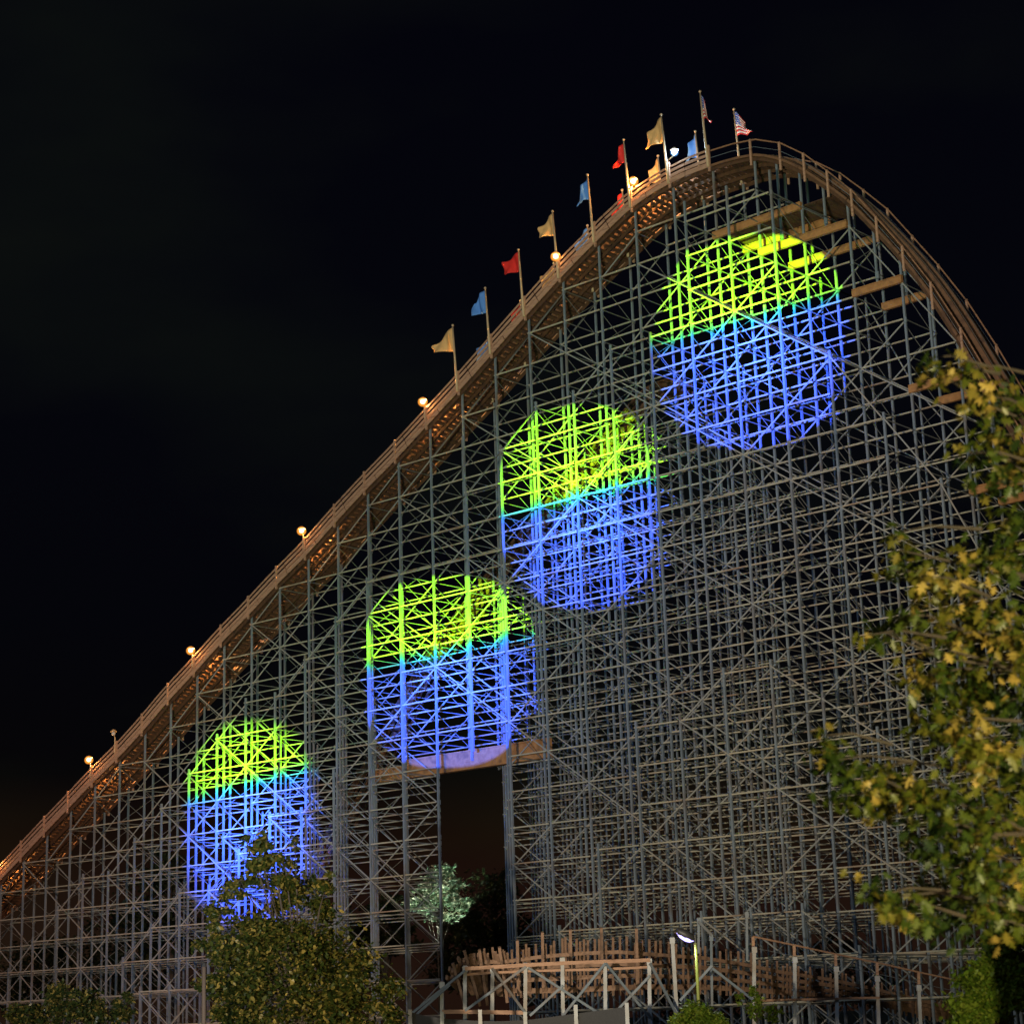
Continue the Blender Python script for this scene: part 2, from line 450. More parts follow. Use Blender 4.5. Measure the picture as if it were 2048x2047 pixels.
# wooden track decks
def track(zf, x0, x1, ya, yb, front, boards_to, tie=DARKW, walk=True, pitch=0.42):
    """ties, planks and rails between ya and yb (metres)"""
    def fr(x):
        e = 0.04; p = Vector((x*S, 0, zf(x))); t = (Vector(((x+e)*S, 0, zf(x+e)))-Vector(((x-e)*S, 0, zf(x-e)))).normalized()
        return p, t, Vector((-t.z, 0, t.x))
    ties = MB(); x = x0; k = 0
    r2 = random.Random(3)
    while x < x1:
        p, t, nn = fr(x)
        if k % 3 == 0: a, b = ya-0.04, yb+0.04
        else: a, b = (ya+yb)/2-0.95+r2.uniform(-.05, .05), (ya+yb)/2+0.95
        a, b = (ya-0.04, yb+0.04) if k % 2 == 0 else (a, b)
        c = p + nn*0.12
        ties.beam(c+Vector((0, a, 0)), c+Vector((0, b, 0)), 0.20, 0.14, t.cross(Vector((0, 1, 0))))
        x += pitch/S * t.x; k += 1
    ties.build('track_tie', tie, coaster)
    def sweep(name, y, w, h, off_, material, a=x0, b=x1, step=1.0, gap=0.0, wob=0, par=None):
        mb = MB(); x = a; off = off_
        sc = (lambda u: off_*max(0.45, min(1, 1-(u-24.3)/4.5))) if name in ('top_rail', 'guard_wire') and a > 20 else (lambda u: off_)
        while x < b-1e-6:
            xe = min(x+step, b); sub = 4; pts = [x+(xe-x)*j/sub for j in range(sub+1)]
            gg = gap/S/2
            pts[0] += gg; pts[-1] -= gg
            dz = r2.uniform(-wob, wob)
            for u, v in zip(pts, pts[1:]):
                p, t, nn = fr(u); q, t2, n2 = fr(v)
                mb.beam(p+nn*(sc(u)+dz)+Vector((0, y, 0)), q+n2*(sc(v)+dz)+Vector((0, y, 0)), w, h)
            x = xe
        return mb.build(name, material, par or coaster)
    c = (ya+yb)/2
    for s in (-1, 1):
        rl = sweep('track_rail', c+s*0.55, 0.24, 0.26, 0.36, RAILW)
        sweep('steel_strip', c+s*0.50, 0.12, 0.03, 0.51, RAILM, par=rl)
    # stringers under the ties
    for y in (ya+0.12, c-0.55, c+0.55, yb-0.12):
        sweep('stringer', y, 0.07, 0.22, -0.07, DARKW)
    # walkway planks, with gaps that let the lamp light through
    if walk:
        for (y0, y1) in ((ya+0.02, c-0.95), (c+0.95, yb-0.02)):
            mb = MB(); n = 3; wdt = (y1-y0)/n
            for j in range(n):
                y = y0+wdt*(j+.5); x = x0
                while x < x1:
                    L = r2.uniform(0.8, 1.3)
                    if r2.random() < 0.93:
                        for a in range(3):
                            u, v = x+L*a/3, x+L*(a+1)/3 - (0.01 if a == 2 else 0)
                            p, t, nn = fr(u); q, t2, n2 = fr(min(v, x1))
                            mb.beam(p+nn*0.225+Vector((0, y, 0)), q+n2*0.225+Vector((0, y, 0)), wdt-0.07, 0.05)
                    x += L
            mb.build('walkway', DARKW, coaster)
    for yy, s in ((ya, -1), (yb, 1)):
        if front and boards_to:
            sweep('fascia_board', yy+s*0.10, 0.06, 0.30, 0.17, FASC, x0, boards_to, 1, 0.05, 0.012)
            sweep('toe_board', yy+s*0.07, 0.05, 0.20, 0.50, FASC, x0, boards_to, 2, 0.05, 0.012)
            sweep('mid_rail', yy+s*0.07, 0.05, 0.17, 0.82, FASC, x0, boards_to, 2, 0.05, 0.012)
            sweep('top_rail', yy+s*0.07, 0.06, 0.11, 1.12, FASC, x0, boards_to, 2, 0.04, 0.01)
            sweep('fascia_board', yy+s*0.06, 0.06, 0.14, 0.10, RAILW, boards_to+0.03, x1, 1, 0.05, 0.0)  # darker timber past the crest paints in the missing lamp light
            sweep('top_rail', yy+s*0.07, 0.055, 0.075, 1.05, WOOD, boards_to+0.03, x1, 2, 0.0, 0.0)
            sweep('guard_wire', yy+s*0.07, 0.02, 0.02, 0.60, STEEL, boards_to+0.03, x1, 2, 0.0, 0.0)
    return fr
YA, YB = -0.13, 1.035*S+0.30
fr = track(zt, -3.6, 32, YA-0.12, YB, True, 23.0)
track(zt2, 4, 18.6, 4*1.035*S+0.2, 5*1.035*S-0.2, False, None, DARKW, False, 1.3)

# handrail posts
hp = []
for i in list(range(-3, 24)) + [23.93, 24.5, 25, 25.5, 26, 26.5, 27, 27.5, 28, 28.5, 29, 29.5, 30]:
    for yy in (YA-0.22, YB+0.10):
        mb = MB(); p, t, nn = fr(i)
        h = 1.32 if i < 23.5 else 0.0
        if h: mb.beam(p+Vector((0, yy, -0.25)), p+Vector((0, yy, h+0.1)), 0.13, 0.12, (0, 1, 0))
        else:
            o_ = 1.05*max(0.45, min(1, 1-(i-24.3)/4.5)); q = p+nn*o_; x2 = q.x/S     # upright, from the deck edge up to the rail
            mb.beam(Vector((q.x, yy, zt(x2)-0.55)), Vector((q.x, yy, q.z+0.03)), 0.12, 0.10, (0, 1, 0))
        hp.append(mb)
for mb in hp[:98]: mb.build('handrail_post', FASC, coaster)

# timber beams that span two bents, and the plank floor under the crest
def tb(r, a, b, lev, h=0.36, dy=-0.22, w=0.20):
    mb = MB(); y = -1.035*S*r+dy
    mb.beam((a*S, y, lev*LV), (b*S, y, lev*LV), w, h)
    mb.beam((a*S, y+0.012, lev*LV+h/2+0.05), (b*S, y+0.012, lev*LV+h/2+0.05), w*1.2, 0.06)
    mb.build('timber_beam', ORANGE, coaster)
for r, a, b, lev in ((0, 22.95, 25.03, 3.0), (0, 24, 26.0, 2.05), (0, 26, 27.05, 0.05), (0, 27, 28.05, -2.95), (0, 28, 29.05, -5.95),
                     (-1, 24, 26.0, 2.05), (-1, 26, 27.05, 0.05), (-1, 27, 28.05, -2.95), (-1, 28, 29.05, -5.95), (-1, 22.95, 25.03, 3.0)):
    tb(r, a, b, lev)
mb = MB()
for j in range(17):
    y = 0.55+j*0.19
    mb.beam((23.05*S, y, 3.16*LV), (25.6*S, y, 3.16*LV), 0.15, 0.06)
for j in range(9):
    x = 23.1+j*0.3
    mb.beam((x*S, 0.45, 3.16*LV-0.10), (x*S, 3.8, 3.16*LV-0.10), 0.07, 0.12)
mb.build('plank_floor', DARKW, coaster)

# girder over the portal
def girder(r, a, b, top, bot, dy):
    mb = MB(); y = -1.035*S*r+dy; zt_, zb_ = top*LV, bot*LV
    mb.beam((a*S, y, (zt_+zb_)/2), (b*S, y, (zt_+zb_)/2), 0.28, zt_-zb_)
    mb.beam((a*S, y-0.03, zb_-0.06), (b*S, y-0.03, zb_-0.06), 0.42, 0.10)
    mb.beam((a*S, y-0.03, zt_+0.04), (b*S, y-0.03, zt_+0.04), 0.40, 0.08)
    mb.beam((a*S, y-0.1515, (zt_+zb_)/2-0.15), (b*S, y-0.1515, (zt_+zb_)/2-0.15), 0.02, 0.03)
    mb.build('portal_girder', ORANGE, coaster)
girder(0, 14.0, 18.05, -10.38, -10.86, 0.42)
girder(-1, 11.9, 17.05, -10.3, -10.62, 0.42)
for r in (1, 2): girder(r, 15.0+r, 17.02+r, -10.75, -10.95, 0.3) if False else None

# ------------------------------------------------------------------ flags
def cloth_mat(name, col, trans=0.25):
    m = mat(name, col, 0.8, 0, [tuple(c*0.85 for c in col)], 3.0)
    m.node_tree.nodes['Principled BSDF'].inputs['Transmission Weight'].default_value = 0.0
    return m
CREAM = cloth_mat('cream_cloth', (0.80, 0.50, 0.20)); BLUE = cloth_mat('blue_cloth', (0.10, 0.30, 0.80)); RED = cloth_mat('red_cloth', (0.80, 0.03, 0.02))
STRIPE = bpy.data.materials.new('striped_cloth'); STRIPE.use_nodes = True
def build_stripe():
    n, l = STRIPE.node_tree.nodes, STRIPE.node_tree.links; b = n['Principled BSDF']; b.inputs['Roughness'].default_value = 0.8
    uv = n.new('ShaderNodeUVMap'); uv.uv_map = 'uv'; sp = n.new('ShaderNodeSeparateXYZ'); l.new(uv.outputs[0], sp.inputs[0])
    def M(op, a, b_=None):
        q = n.new('ShaderNodeMath'); q.operation = op
        for j, w in enumerate((a, b_)):
            if w is None: continue
            if isinstance(w, (int, float)): q.inputs[j].default_value = w
            else: l.new(w, q.inputs[j])
        return q.outputs[0]
    U, V = sp.outputs['X'], sp.outputs['Y']     # V 0 at the top
    st = M('GREATER_THAN', M('FRACT', M('MULTIPLY', V, 6.5)), 0.5)
    mx = n.new('ShaderNodeMix'); mx.data_type = 'RGBA'; l.new(st, mx.inputs[0])
    mx.inputs[6].default_value = (0.60, 0.03, 0.03, 1); mx.inputs[7].default_value = (0.80, 0.78, 0.74, 1)
    can = M('MULTIPLY', M('LESS_THAN', U, 0.4), M('LESS_THAN', V, 0.538))
    su = M('SUBTRACT', M('FRACT', M('MULTIPLY', U, 15)), 0.5); sv = M('SUBTRACT', M('FRACT', M('MULTIPLY', V, 9.3)), 0.5)
    star = M('LESS_THAN', M('ADD', M('MULTIPLY', su, su), M('MULTIPLY', sv, sv)), 0.06)
    m2 = n.new('ShaderNodeMix'); m2.data_type = 'RGBA'; l.new(star, m2.inputs[0])
    m2.inputs[6].default_value = (0.03, 0.08, 0.35, 1); m2.inputs[7].default_value = (0.8, 0.8, 0.8, 1)
    m3 = n.new('ShaderNodeMix'); m3.data_type = 'RGBA'; l.new(can, m3.inputs[0]); l.new(mx.outputs[2], m3.inputs[6]); l.new(m2.outputs[2], m3.inputs[7])
    l.new(m3.outputs[2], b.inputs['Base Color'])
build_stripe()
def flag(i, rear, kind, label, h_lev=2.18, group='flags flying along the lift hill', fly=1.9, droop=0.6, hoist=1.9, ang=0.0, seed=0, taper=0.35, furl=0.0):
    p, t, nn = fr(i); fly *= 0.84; droop *= 0.62; hoist *= 0.86
    yy = 2.95 if rear else (YA-0.34)
    base = Vector((p.x-0.02, yy, p.z))
    top = base + Vector((-0.25 if not rear else -0.2, 0, h_lev*LV))
    o = thing('flag', label, 'flag', base, group)
    mb = MB(); mb.tube([base, base*0.5+top*0.5, top], [0.085, 0.07, 0.05], 8); mb.ball(top+Vector((0, 0, 0.06)), 0.09, 8)
    mb.build('flagpole', POLE, o, True)
    rg = random.Random(seed); nu, nv = 16, 10
    ph = rg.uniform(0, 6); ax = Vector((-math.cos(ang), -math.sin(ang), 0)); ay = Vector((math.sin(ang), -math.cos(ang), 0))
    me = MB(); uvs = []
    d0 = (base-top).normalized()
    for a in range(nu+1):
        u = a/nu
        for b in range(nv+1):
            v = b/nv
            hh = hoist*(1-taper*u)
            q = top + d0*(0.08 + v*hh + taper*0.35*u*hoist)
            q = q + ax*(u*fly*(1-0.5*droop*(1-v)*u)*(1-furl))
            q = q - Vector((0, 0, 1))*(droop*fly*u**1.4*(0.55+0.45*(1-v)))
            q = q + ay*(0.17*math.sin(ph+u*7+v*1.6)*min(1, u*3)+0.07*math.sin(ph*2+u*13-v*3)*u)
            q = q + ax*(0.10*math.sin(ph+v*5)*u) - Vector((0, 0, 1))*(0.09*math.sin(u*9+ph)*u)
            me.v.append(q); uvs.append((u, v))
    for a in range(nu):
        for b in range(nv):
            k = a*(nv+1)+b; me.f.append((k, k+1, k+nv+2, k+nv+1))
    c = me.build('flag_cloth', {'cream': CREAM, 'blue': BLUE, 'red': RED, 'stripe': STRIPE}[kind], o, True)
    ul = c.data.uv_layers.new(name='uv')
    for lp in c.data.loops: ul.data[lp.index].uv = uvs[lp.vertex_index]
    so = c.modifiers.new('thick', 'SOLIDIFY'); so.thickness = 0.012
    return o
flag(16, 0, 'cream', 'cream flag on the front rail, lowest flag on the lift hill', seed=1, fly=2.3, droop=.45, taper=.65, hoist=2.0)
flag(17, 0, 'blue', 'blue flag on the front rail between the lowest cream flag and a red flag', seed=2, fly=1.5, droop=.5)
flag(18, 0, 'red', 'red flag on the front rail, just below the cream flag that stands over a lamp', seed=3, fly=1.7, droop=.35, hoist=1.6)
flag(19, 0, 'cream', 'cream flag directly above the big orange glowing lamp of the upper lift', seed=4, fly=1.6, droop=.65, hoist=1.8, taper=.5)
flag(20, 0, 'blue', 'blue and white streaked drooping flag, higher of the two blue flags above the front rail', seed=5, fly=1.3, droop=1.2, hoist=1.8)
flag(21, 0, 'red', 'dark red drooping flag above the violet white lamp near the crest', seed=6, fly=1.1, droop=1.2, hoist=1.7)
flag(22, 0, 'cream', 'bright golden flag beside the bluish lamp just below the crest', seed=7, fly=1.7, droop=.9, hoist=2.0)
flag(23, 0, 'stripe', 'red and white striped flag on the tallest pole at the crest, hanging straight', 2.35, 'striped flags on the crest', seed=8, fly=1.0, droop=2.4, hoist=2.0, ang=3.6, furl=.3)
flag(23, 1, 'stripe', 'red and white striped flag right of the tallest pole, blown to the right', 2.35, 'striped flags on the crest', seed=9, fly=1.5, droop=1.5, hoist=2.0, ang=3.1)
RG = 'flags on the far rail of the lift hill'
flag(16, 1, 'blue', 'blue flag on the far rail, half hidden by rails below the front blue flag', group=RG, seed=11, fly=1.7, droop=.6)
flag(17, 1, 'red', 'small red flag on the far rail, seen below the front red flag', group=RG, seed=12, fly=1.5, droop=.9)
flag(18, 1, 'cream', 'cream flag on the far rail, lit gold behind the big orange lamp', group=RG, seed=13, fly=1.5, droop=.6)
flag(19, 1, 'blue', 'blue flag on the far rail, lying against the boards below the blue and white flag', group=RG, seed=14, fly=1.4, droop=.9)
flag(20, 1, 'red', 'bright red flag on the far rail, under the violet white lamp', group=RG, seed=15, fly=1.2, droop=1.1)
flag(21, 1, 'cream', 'gold flag on the far rail, just left of the post with the bluish lamp', group=RG, seed=16, fly=1.3, droop=1.2)
flag(22, 1, 'blue', 'deep blue flag hanging at the foot of the tallest striped flagpole', group=RG, seed=17, fly=1.2, droop=1.2)

# ------------------------------------------------------------------ lamps on the lift hill
BULB = emis('lamp_glow', (1.0, 0.66, 0.36), 16); BULBC = emis('cool_lamp_glow', (0.70, 0.82, 1.0), 22)
def glow_shell_mat(name, col, st, op):  # see-through glowing shell that stands in for a lamp's halo
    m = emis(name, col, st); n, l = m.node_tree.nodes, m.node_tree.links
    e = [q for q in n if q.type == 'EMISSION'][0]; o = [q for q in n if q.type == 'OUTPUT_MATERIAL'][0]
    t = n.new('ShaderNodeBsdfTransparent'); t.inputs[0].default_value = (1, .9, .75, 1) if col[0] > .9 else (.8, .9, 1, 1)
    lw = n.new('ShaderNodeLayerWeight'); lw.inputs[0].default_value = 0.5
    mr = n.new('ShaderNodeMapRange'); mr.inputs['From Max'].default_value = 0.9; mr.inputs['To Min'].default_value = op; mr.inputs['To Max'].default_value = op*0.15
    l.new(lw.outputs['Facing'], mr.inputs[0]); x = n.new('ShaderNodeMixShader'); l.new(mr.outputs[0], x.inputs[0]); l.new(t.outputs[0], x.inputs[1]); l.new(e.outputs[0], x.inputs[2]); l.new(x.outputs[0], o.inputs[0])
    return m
AMBER_GLOW = glow_shell_mat('amber_glow_shell', (1.0, 0.36, 0.05), 1.5, 0.62); COOL_GLOW = glow_shell_mat('blue_glow_shell', (0.15, 0.45, 1.0), 1.2, 0.5)
def lift_lamp(i, h, cool, label, lit=True, side=0.12, p_w=330):
    p, t, nn = fr(i); base = Vector((p.x-0.02, YA-0.36, p.z+0.5)); hd = Vector((p.x+side, YA-0.52, p.z+h*LV))
    o = thing('lift_lamp', label, 'lamp', base, 'lamps along the lift hill')
    mb = MB(); mb.tube([base, Vector((base.x, base.y, hd.z-0.32)), hd+Vector((0, 0.05, -0.12))], [0.045, 0.04, 0.035], 8); mb.build('lamp_bracket', POLE, o)
    mb = MB(); mb.tube([hd+Vector((0, 0, 0.30)), hd+Vector((0, 0, 0.20)), hd+Vector((0, 0, 0.13))], [0.08, 0.20, 0.26], 14); hood = mb.build('lamp_hood', POLE, o)
    mb = MB(); mb.ball(hd, 0.17 if lit else 0.15, 14, 0.9 if lit else 1.1)
    globe = mb.build('lamp_globe', (BULBC if cool else BULB) if lit else WHITE, hood, True)
    if lit:
        mb = MB(); mb.ball(hd+Vector((0, 0, -0.02)), 0.34 if not cool else .26, 18, 0.95); mb.build('glow_shell', COOL_GLOW if cool else AMBER_GLOW, globe if False else hood, True)  # added shell painting the halo around the globe
    if lit:
        l = bpy.data.lights.new('lamp_light', 'POINT'); q = bpy.data.objects.new('lamp_light', l); scene.collection.objects.link(q)
        q.parent = o; q.location = hd + Vector((0, -0.02, -0.42)) - base; q.location = hd - base + Vector((0, 0.32, -0.12))
        l.energy = p_w; l.color = (0.55, 0.75, 1.0) if cool else (1.0, 0.46, 0.12); l.shadow_soft_size = 0.12
for i, h, cool, lab, lit in ((-1, .80, 0, 'glowing lamp at the left edge, lowest on the lift hill', 1),
        (3, .87, 0, 'glowing lamp left of the unlit lamp on the lower lift', 1),
        (4, .93, 0, 'unlit pale lamp head between two glowing lamps on the lower lift', 0),
        (7, .80, 0, 'orange glowing lamp, first above the unlit lamp head', 1),
        (11, .86, 0, 'orange glowing lamp at the middle of the lift, second above the unlit lamp head', 1),
        (15, .78, 0, 'orange glowing lamp just left of the lowest cream flag', 1),
        (19, .68, 0, 'large orange glowing lamp under the second cream flag', 1),
        (21, .74, 0, 'violet white lamp under the dark red flag', 1),
        (22, .84, 1, 'small bluish lamp beside the golden flag near the crest', 1)):
    lift_lamp(i, h, cool, lab, lit, side=(0.0 if i < 20 else 0.45 if i == 21 else 0.7), p_w=400 if cool else 1700)

# ------------------------------------------------------------------ low banked turn in front
D0 = 80.0
turn = thing('banked_track_turn', 'low banked wooden track turn on short pale posts at the foot of the tall hill', 'roller coaster', at(1240, 2060, D0))
def upto(u, v0, v1, w, D, lean=0): return at(u+lean, v0, D), at(u, v1, D)
fpost = [(884, 1962, 2060, 0), (930, 1930, 2075, 0), (984, 1930, 2075, 1), (1050, 1924, 2075, 1), (1126.5, 1913, 2075, -2), (1211, 1918, 2075, -1), (1300, 1915, 2075, -2), (1354, 1873, 2030, -10), (1424, 1868, 2010, -2),
         (1397, 1834, 1905, 0), (1494, 1822, 1920, -1), (1508, 1892, 2060, 0), (1590, 1912, 2075, -1), (1675, 1931, 2075, -3), (1758, 1950, 2075, -4), (1842, 1968, 2075, -5)]
for u, v0, v1, ln in fpost:
    mb = MB(); D = D0 + max(0, (u-1300)/70)
    p, q = upto(u, v0, v1, 1, D, ln)
    w = 0.10 if v0 < 1870 else 0.15
    mb.beam(p, q, w, w, XR); mb.beam(p+Vector((0, 0, -.02)), p+Vector((0, 0, -0.26)), w+.06, w+.06, XR)
    mb.build('post', WHITE if v0 > 1870 else STEEL, turn)
mb = MB()
def line(mb, pts, w, h, D, dd=0):
    for (a, b), (c, d) in zip(pts, pts[1:]):
        mb.beam(at(a, b, D+dd+max(0, (a-1300)/70)), at(c, d, D+dd+max(0, (c-1300)/70)), w, h)
line(mb, [(930, 1936), (984, 1933), (1050, 1929), (1126, 1925), (1211, 1922), (1300, 1919)], 0.09, 0.15, D0, -.15)
line(mb, [(930, 1948), (984, 1944), (1050, 1941), (1126, 1939), (1211, 1937), (1300, 1933)], 0.07, 0.10, D0, .15)
line(mb, [(884, 2022), (930, 2022), (984, 2023), (1052, 2024)], 0.09, 0.16, D0, -.15)
line(mb, [(1508, 2000), (1590, 1998), (1675, 1996), (1758, 1994)], 0.09, 0.10, D0, -.15)
mb.build('ledger', FASC, turn)
for a in ((824, 2025, 930, 1940), (830, 2030, 900, 1968), (930, 2020, 1052, 1932), (984, 1935, 1050, 2024), (1060, 2030, 1126, 1970), (1056, 1934, 1205, 2030), (1126, 2030, 1211, 1925),
          (1211, 1925, 1300, 2035), (1215, 2040, 1300, 1950), (1300, 1925, 1360, 2040), (1360, 2000, 1424, 1930), (1424, 1935, 1508, 2000), (1397, 1842, 1424, 1870)):
    mb = MB(); mb.beam(at(a[0], a[1], D0-.22), at(a[2], a[3], D0-.22), 0.06, 0.10); mb.build('diagonal_brace', STEEL, turn)
# the banked ribbon: ties fan out at the left and stand nearly upright to the right
TURNW = mat('greyed_timber', (0.22, 0.135, 0.095), 0.85, 0, [(0.30, 0.18, 0.12), (0.13, 0.08, 0.055)], 2.5, 0.3)
top = [(893, 1952), (905, 1935), (924, 1918), (950, 1908), (980, 1905), (1010, 1903), (1080, 1890), (1155, 1882), (1238, 1879), (1300, 1886), (1403, 1895), (1486, 1911), (1568, 1931), (1651, 1945), (1733, 1964), (1878, 2001), (1960, 2020)]
bot = [(925, 1975), (935, 1975), (955, 1975), (970, 1975), (992, 1978), (1016, 1982), (1082, 1984), (1156, 1982), (1238, 1978), (1300, 1976), (1403, 1976), (1486, 1980), (1568, 1986), (1651, 1993), (1733, 2003), (1878, 2032), (1960, 2046)]
def samp(tab, s):
    i = min(int(s), len(tab)-2); f = s-i
    return (tab[i][0]*(1-f)+tab[i+1][0]*f, tab[i][1]*(1-f)+tab[i+1][1]*f)
def rd(u): return D0+2.0+max(0, (u-1250)/45)
rt = random.Random(8); s = 0.0; ties = MB()
while s < len(top)-1.01:
    a, b = samp(top, s), samp(bot, s)
    if s > 1: a = (a[0], a[1]+rt.uniform(-2, 1.5))
    tp = at(a[0], a[1]-1, rd(a[0])); bp = at(b[0], b[1]+10, rd(b[0])+1.6)
    ties.beam(tp+Vector((0, 0, rt.uniform(-.12, .16))), bp, rt.uniform(.07, .12) if s > 4 else 0.20, 0.10, XR)
    nx = samp(top, min(s+0.01, 15.9)); d = math.hypot(nx[0]-a[0], nx[1]-a[1])/0.01
    s += (rt.uniform(14.5, 17) if s > 4 else 10.0)/max(d, 15)
ties.build('track_tie', TURNW, turn)
for f, h in ((0.24, 0.15), (0.48, 0.17), (0.72, 0.17), (0.96, 0.22)):
    mb = MB(); pr = None
    for k in range(4*(len(top)-1)):
        s = k/4; a, b = samp(top, s), samp(bot, s)
        p = at(a[0]*(1-f)+b[0]*f, a[1]*(1-f)+b[1]*f, rd(a[0])+1.6*f-0.12)
        if pr is not None: mb.beam(pr, p, 0.10, h)
        pr = p
    mb.build('track_rail', TURNW, turn)
for u, v in ((912, 1925), (935, 1900), (962, 1898), (1002, 1893), (1035, 1879), (1085, 1863), (1141, 1858), (1203, 1854), (1273, 1856)):
    mb = MB(); k = -16 if u < 960 else -8 if u < 1010 else -1
    mb.beam(at(u+k*0.4, v, D0+1.7), at(u-k*1.6, v+110, D0+1.9), 0.17, 0.12, XR); mb.build('handrail_post', TURNW, turn)
hr = [(1506, 1872), (1588, 1889), (1671, 1907), (1754, 1924), (1837, 1943), (1925, 1962)]
mb = MB(); line(mb, hr, 0.06, 0.07, D0, 0.3); mb.build('top_rail', FASC, turn)
mb = MB(); line(mb, [(a, b+22) for a, b in hr], 0.02, 0.02, D0, 0.3); mb.build('guard_wire', STEEL, turn)
for a, b in hr[:-1]:
    mb = MB(); D = D0+0.3+max(0, (a-1300)/70); mb.beam(at(a, b, D), at(a+1, b+50, D), 0.12, 0.12, XR); mb.build('handrail_post', FASC, turn)

# screen fence
fence = thing('mesh_fence', 'dark grey mesh screen fence sagging across the bottom below the banked turn', 'fence', at(1030, 2070, 72))
sc = [(818, 2022), (850, 2030), (890, 2036), (948, 2040), (1000, 2041), (1052, 2039), (1120, 2030), (1180, 2022), (1252, 2012)]
mb = MB()
for (a, b) in sc:
    p = at(a, b, 72); mb.v += [p, Vector((p.x, p.y, GROUND))]
for k in range(len(sc)-1): mb.f.append((2*k, 2*k+2, 2*k+3, 2*k+1))
o = mb.build('mesh_screen', mat('screen_fabric', (0.045, 0.045, 0.05), 0.9, 0, [(0.07, 0.07, 0.075)], 30), fence)
so = o.modifiers.new('thick', 'SOLIDIFY'); so.thickness = 0.02
for u, v in ((820, 2018), (884, 2022), (960, 2018), (1050, 2022), (1151, 2008), (1253, 2004)):
    p = at(u, v, 71.9); mb = MB(); mb.beam(p, (p.x, p.y, GROUND-0.2), 0.14, 0.14, XR); mb.build('fence_post', WHITE, fence)

# ------------------------------------------------------------------ street lamp and utility pole
sl = thing('street_lamp', 'street lamp with a violet white head on a yellow green lit pole', 'street lamp', (lambda q: (q.x, q.y, GROUND))(at(1399, 2047, 60)))
b0 = Vector(sl['_o']); tp = at(1391, 1882, 60); tp = Vector((tp.x, tp.y, tp.z)); hd = at(1371, 1872, 60)
PG = mat('lamp_pole_paint', (0.24, 0.25, 0.04), 0.5, 0, [(0.16, 0.18, 0.04)], 3)
mb = MB(); mb.tube([b0, tp], [0.065, 0.042], 10); mb.build('pole', PG, sl, True)
mb = MB(); mb.tube([b0+Vector((0, 0, -0.1)), b0+Vector((0, 0, 0.35))], [0.16, 0.13], 10); mb.build('pole_base', BLACKM, sl)
mb = MB(); mb.tube([tp+Vector((0, 0, -0.03)), hd+XR*0.30+Vector((0, 0, .06))], [0.05, 0.045], 8); mb.build('lamp_arm', BLACKM, sl)
ax = (at(1386, 1881, 60)-at(1357, 1866, 60)).normalized()
mb = MB(); c = hd+Vector((0, 0, 0.06)); mb.tube([c-ax*0.33, c-ax*0.22, c, c+ax*0.22, c+ax*0.33], [0.03, 0.11, 0.15, 0.12, 0.04], 12); head = mb.build('lamp_head', BLACKM, sl, True)
mb = MB(); mb.tube([hd-ax*0.30-Vector((0, 0, .01)), hd-ax*0.16-Vector((0, 0, .03)), hd+ax*0.02-Vector((0, 0, .03)), hd+ax*0.16-Vector((0, 0, .02)), hd+ax*.28], [0.02, 0.085, 0.11, 0.09, 0.02], 12); mb.build('lamp_lens', emis('street_lens', (0.50, 0.42, 1.0), 3.2), head, True)
l = bpy.data.lights.new('street_light', 'SPOT'); q = bpy.data.objects.new('street_light', l); scene.collection.objects.link(q)
q.parent = sl; q.location = hd-b0-Vector((0, 0, 0.18)); l.energy = 110; l.color = (0.85, 1.0, 0.75); l.spot_size = math.radians(150); l.spot_blend = 0.4; l.shadow_soft_size = 0.15

pb = at(408, 2047, 58); up_ = thing('utility_pole', 'thin dark pole standing left of the leafy tree at the bottom left', 'pole', (pb.x, pb.y, GROUND))
mb = MB(); t0 = at(408, 1932, 58); mb.tube([(pb.x, pb.y, GROUND), t0], [0.08, 0.06], 8); mb.build('shaft', mat('dark_pole', (0.07, 0.05, 0.035), 0.8), up_, True)
mb = MB(); mb.tube([t0, t0+Vector((0, 0, .12))], [0.085, 0.02], 8); mb.build('pole_cap', BLACKM, up_)

# ------------------------------------------------------------------ foliage
def leafmat(name, cols, scale, trans=0.35):
    m = bpy.data.materials.new(name); m.use_nodes = True
    n, l = m.node_tree.nodes, m.node_tree.links; b = n['Principled BSDF']; b.inputs['Roughness'].default_value = 0.45
    at_ = n.new('ShaderNodeAttribute'); at_.attribute_name = 'tone'
    r = n.new('ShaderNodeValToRGB'); l.new(at_.outputs['Fac'], r.inputs[0]); e = r.color_ramp.elements
    e[0].color = (*cols[0], 1); e[1].color = (*cols[-1], 1)
    for k in range(1, len(cols)-1): q = e.new(k/(len(cols)-1)); q.color = (*cols[k], 1)
    l.new(r.outputs[0], b.inputs['Base Color'])
    tr = n.new('ShaderNodeBsdfTranslucent'); l.new(r.outputs[0], tr.inputs[0]); mx = n.new('ShaderNodeMixShader'); mx.inputs[0].default_value = trans
    l.new(b.outputs[0], mx.inputs[1]); l.new(tr.outputs[0], mx.inputs[2]); l.new(mx.outputs[0], n['Material Output'].inputs[0])
    return m
OAK = [(.015, 0), (.06, .14), (.27, .16), (.10, .30), (.46, .44), (.13, .52), (.36, .78), (.12, .74), (.09, .92), (0, 1.0)]
OAKS = OAK + [(-x, y) for x, y in reversed(OAK[1:-1])]
DIAM = [(0, 0), (.26, .35), (.20, .72), (0, 1), (-.20, .72), (-.26, .35)]
